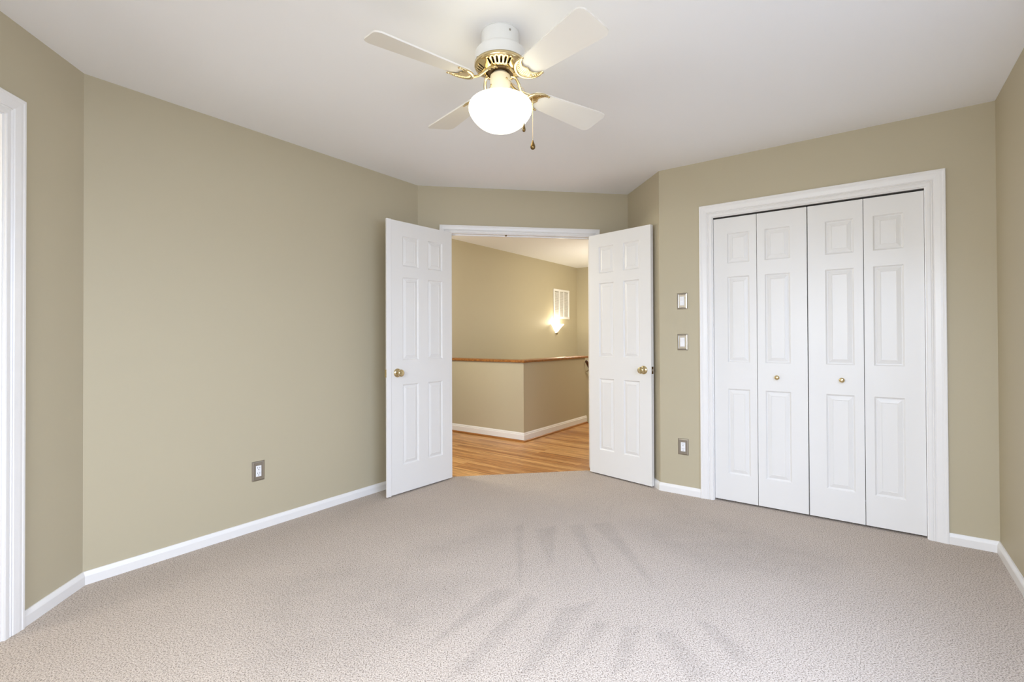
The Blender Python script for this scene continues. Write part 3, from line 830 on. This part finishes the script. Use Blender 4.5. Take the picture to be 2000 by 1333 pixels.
# sloping stair wall and handrail past the end of the half wall
bm = bmesh.new()
a0 = kEnd - dDE * 0.02; a1 = kEnd + dAB * 0.9 - dDE * 0.02
q = [(a0, -1.35), (a1, -1.35), (a1, -0.15), (a0, 0.76)]
lo = [bm.verts.new((p.x, p.y, z)) for p, z in q]; hi = [bm.verts.new((p.x - dDE.x * 0.08, p.y - dDE.y * 0.08, z)) for p, z in q]
bm.faces.new(lo); bm.faces.new(hi[::-1])
for i in range(4): bm.faces.new((lo[i], lo[(i + 1) % 4], hi[(i + 1) % 4], hi[i]))
struct('wall_stair', bm, M_WALL, 'sloping tan stair wall just past the end of the half wall', 'stair wall')
hr = empty('stair_handrail', (kEnd.x, kEnd.y, 0.8), ANG(kC, kEnd), 'dark wooden handrail sloping down past the half wall end', 'handrail')
bm = bmesh.new(); tube(bm, [(0.012, -0.012, 0.04), (0.05, -0.012, 0.005), (0.9, -0.012, -0.845)], 0.021, 12); finish('rail', bm, M_RAIL, hr, smooth=True)
bm = bmesh.new(); tube(bm, [(0.10, -0.012, -0.055), (0.10, 0.006, -0.095), (0.10, 0.034, -0.105)], 0.007, 8); tag(finish('bracket', bm, M_BRONZE, hr, smooth=True), 'metal bracket', None)

# return air vent on the hall wall
aH = math.radians(45)
vent = empty('wall_vent', (0, 0, 0), 0, 'white louvred air vent high on the hall wall above the sconce', 'vent')
vo_ = hK + dAB * 2.755
place(vent, vo_, aH, 1.744)
W, Hh, f = 0.535, 0.508, 0.036
bm = bmesh.new()
box(bm, -W / 2, W / 2, -0.012, 0, Hh / 2 - f, Hh / 2, 0.003); box(bm, -W / 2, W / 2, -0.012, 0, -Hh / 2, -Hh / 2 + f, 0.003)
box(bm, -W / 2, -W / 2 + f, -0.012, 0, -Hh / 2 + f, Hh / 2 - f, 0.003); box(bm, W / 2 - f, W / 2, -0.012, 0, -Hh / 2 + f, Hh / 2 - f, 0.003)
for sx in (-1, 1): box(bm, sx * 0.077 - 0.010, sx * 0.077 + 0.010, -0.011, 0, -Hh / 2 + f, Hh / 2 - f)
finish('vent_frame', bm, M_TRIM, vent)
bm = bmesh.new()
n = 26
for k in range(n):
    z = -Hh / 2 + f + 0.008 + k * (Hh - 2 * f - 0.012) / n
    vs = [bm.verts.new(p) for p in ((-W / 2 + f, -0.009, z - 0.006), (W / 2 - f, -0.009, z - 0.006), (W / 2 - f, -0.001, z + 0.006), (-W / 2 + f, -0.001, z + 0.006),
                                    (-W / 2 + f, -0.008, z - 0.0065), (W / 2 - f, -0.008, z - 0.0065), (W / 2 - f, -0.0002, z + 0.0055), (-W / 2 + f, -0.0002, z + 0.0055))]
    for fc in ((0, 1, 2, 3), (7, 6, 5, 4), (0, 4, 5, 1), (2, 6, 7, 3), (0, 3, 7, 4), (1, 5, 6, 2)): bm.faces.new([vs[i] for i in fc])
finish('louvres', bm, M_TRIM, vent)
bm = bmesh.new(); box(bm, -W / 2 + f, W / 2 - f, -0.0012, -0.0002, -Hh / 2 + f, Hh / 2 - f); tag(finish('gap_shade_sheet', bm, M_GAP_SHADE, vent), 'grey sheet behind the louvres, gap shade in its colour', None)  # backing sheet whose grey carries the shade of the louvre gaps

# wall sconce
sc = empty('wall_sconce', (0, 0, 0), 0, 'lit white half bowl sconce on the hall wall below the vent', 'wall lamp')
so = hK + dAB * 2.56
place(sc, so, aH, 1.235)
bm = bmesh.new()
prof = [(0.020, 0.012), (0.045, 0.045), (0.075, 0.085), (0.105, 0.120), (0.135, 0.150), (0.140, 0.158)]
seg = 28; rows = []
for r, z in prof:
    rows.append([bm.verts.new((r * 1.05 * math.cos(PI + PI * k / seg), r * math.sin(PI + PI * k / seg) - 0.004, z)) for k in range(seg + 1)])
for a, b in zip(rows, rows[1:]):
    for k in range(seg): bm.faces.new((a[k], a[k + 1], b[k + 1], b[k]))
bm.faces.new(rows[0])
sh = tag(finish('lamp_shade', bm, M_SCONCE, sc, smooth=True), 'glowing glass half bowl', None)
sd = sh.modifiers.new('thickness', 'SOLIDIFY'); sd.thickness = 0.004
bm = bmesh.new(); lathe(bm, [(0.0, -0.022), (0.006, -0.018), (0.008, -0.012), (0.005, -0.006), (0.016, 0.002), (0.026, 0.014), (0.0, 0.016)], 20, Matrix.Translation((0, -0.028, 0)))
tag(finish('finial', bm, M_BRONZE, sc, smooth=True), 'dark bronze finial', None)
bm = bmesh.new(); box(bm, -0.05, 0.05, -0.004, 0, 0.02, 0.13, 0.002); finish('back_plate', bm, M_BRONZE, sc)
sp = so + dDE * 0.11
point_light('sconce_bulb', (sp.x, sp.y, 1.43), 6.5, (1.0, 0.90, 0.66), 0.035)

# small room past the doorway at the left edge
bm = bmesh.new()
x0 = pA.x - TH
box(bm, x0 - 1.2, x0 - 1.15, 0.9, 2.9, 0, H); box(bm, x0 - 1.2, x0, 2.85, 2.9, 0, H); box(bm, x0 - 1.2, x0, 0.9, 0.95, 0, H)
struct('wall_bath', bm, M_WALL, 'hidden walls of the small room past the left doorway', 'wall')
bm = bmesh.new(); box(bm, x0 - 1.2, x0 + 0.03, 0.9, 2.9, H, H + 0.05); struct('ceiling_bath', bm, M_CEIL, 'hidden ceiling of the small room past the left doorway', 'ceiling')
bm = bmesh.new(); box(bm, x0 - 1.2, x0 + 0.01, 0.9, 2.9, -0.05, -0.002); struct('floor_bath', bm, M_CARPET, 'hidden floor of the small room past the left doorway', 'floor')
point_light('bath_fill', (x0 - 0.75, 1.50, 1.55), 25, (1.0, 0.97, 0.92), 0.25)  # unseen fill added to reach the right side through the doorway
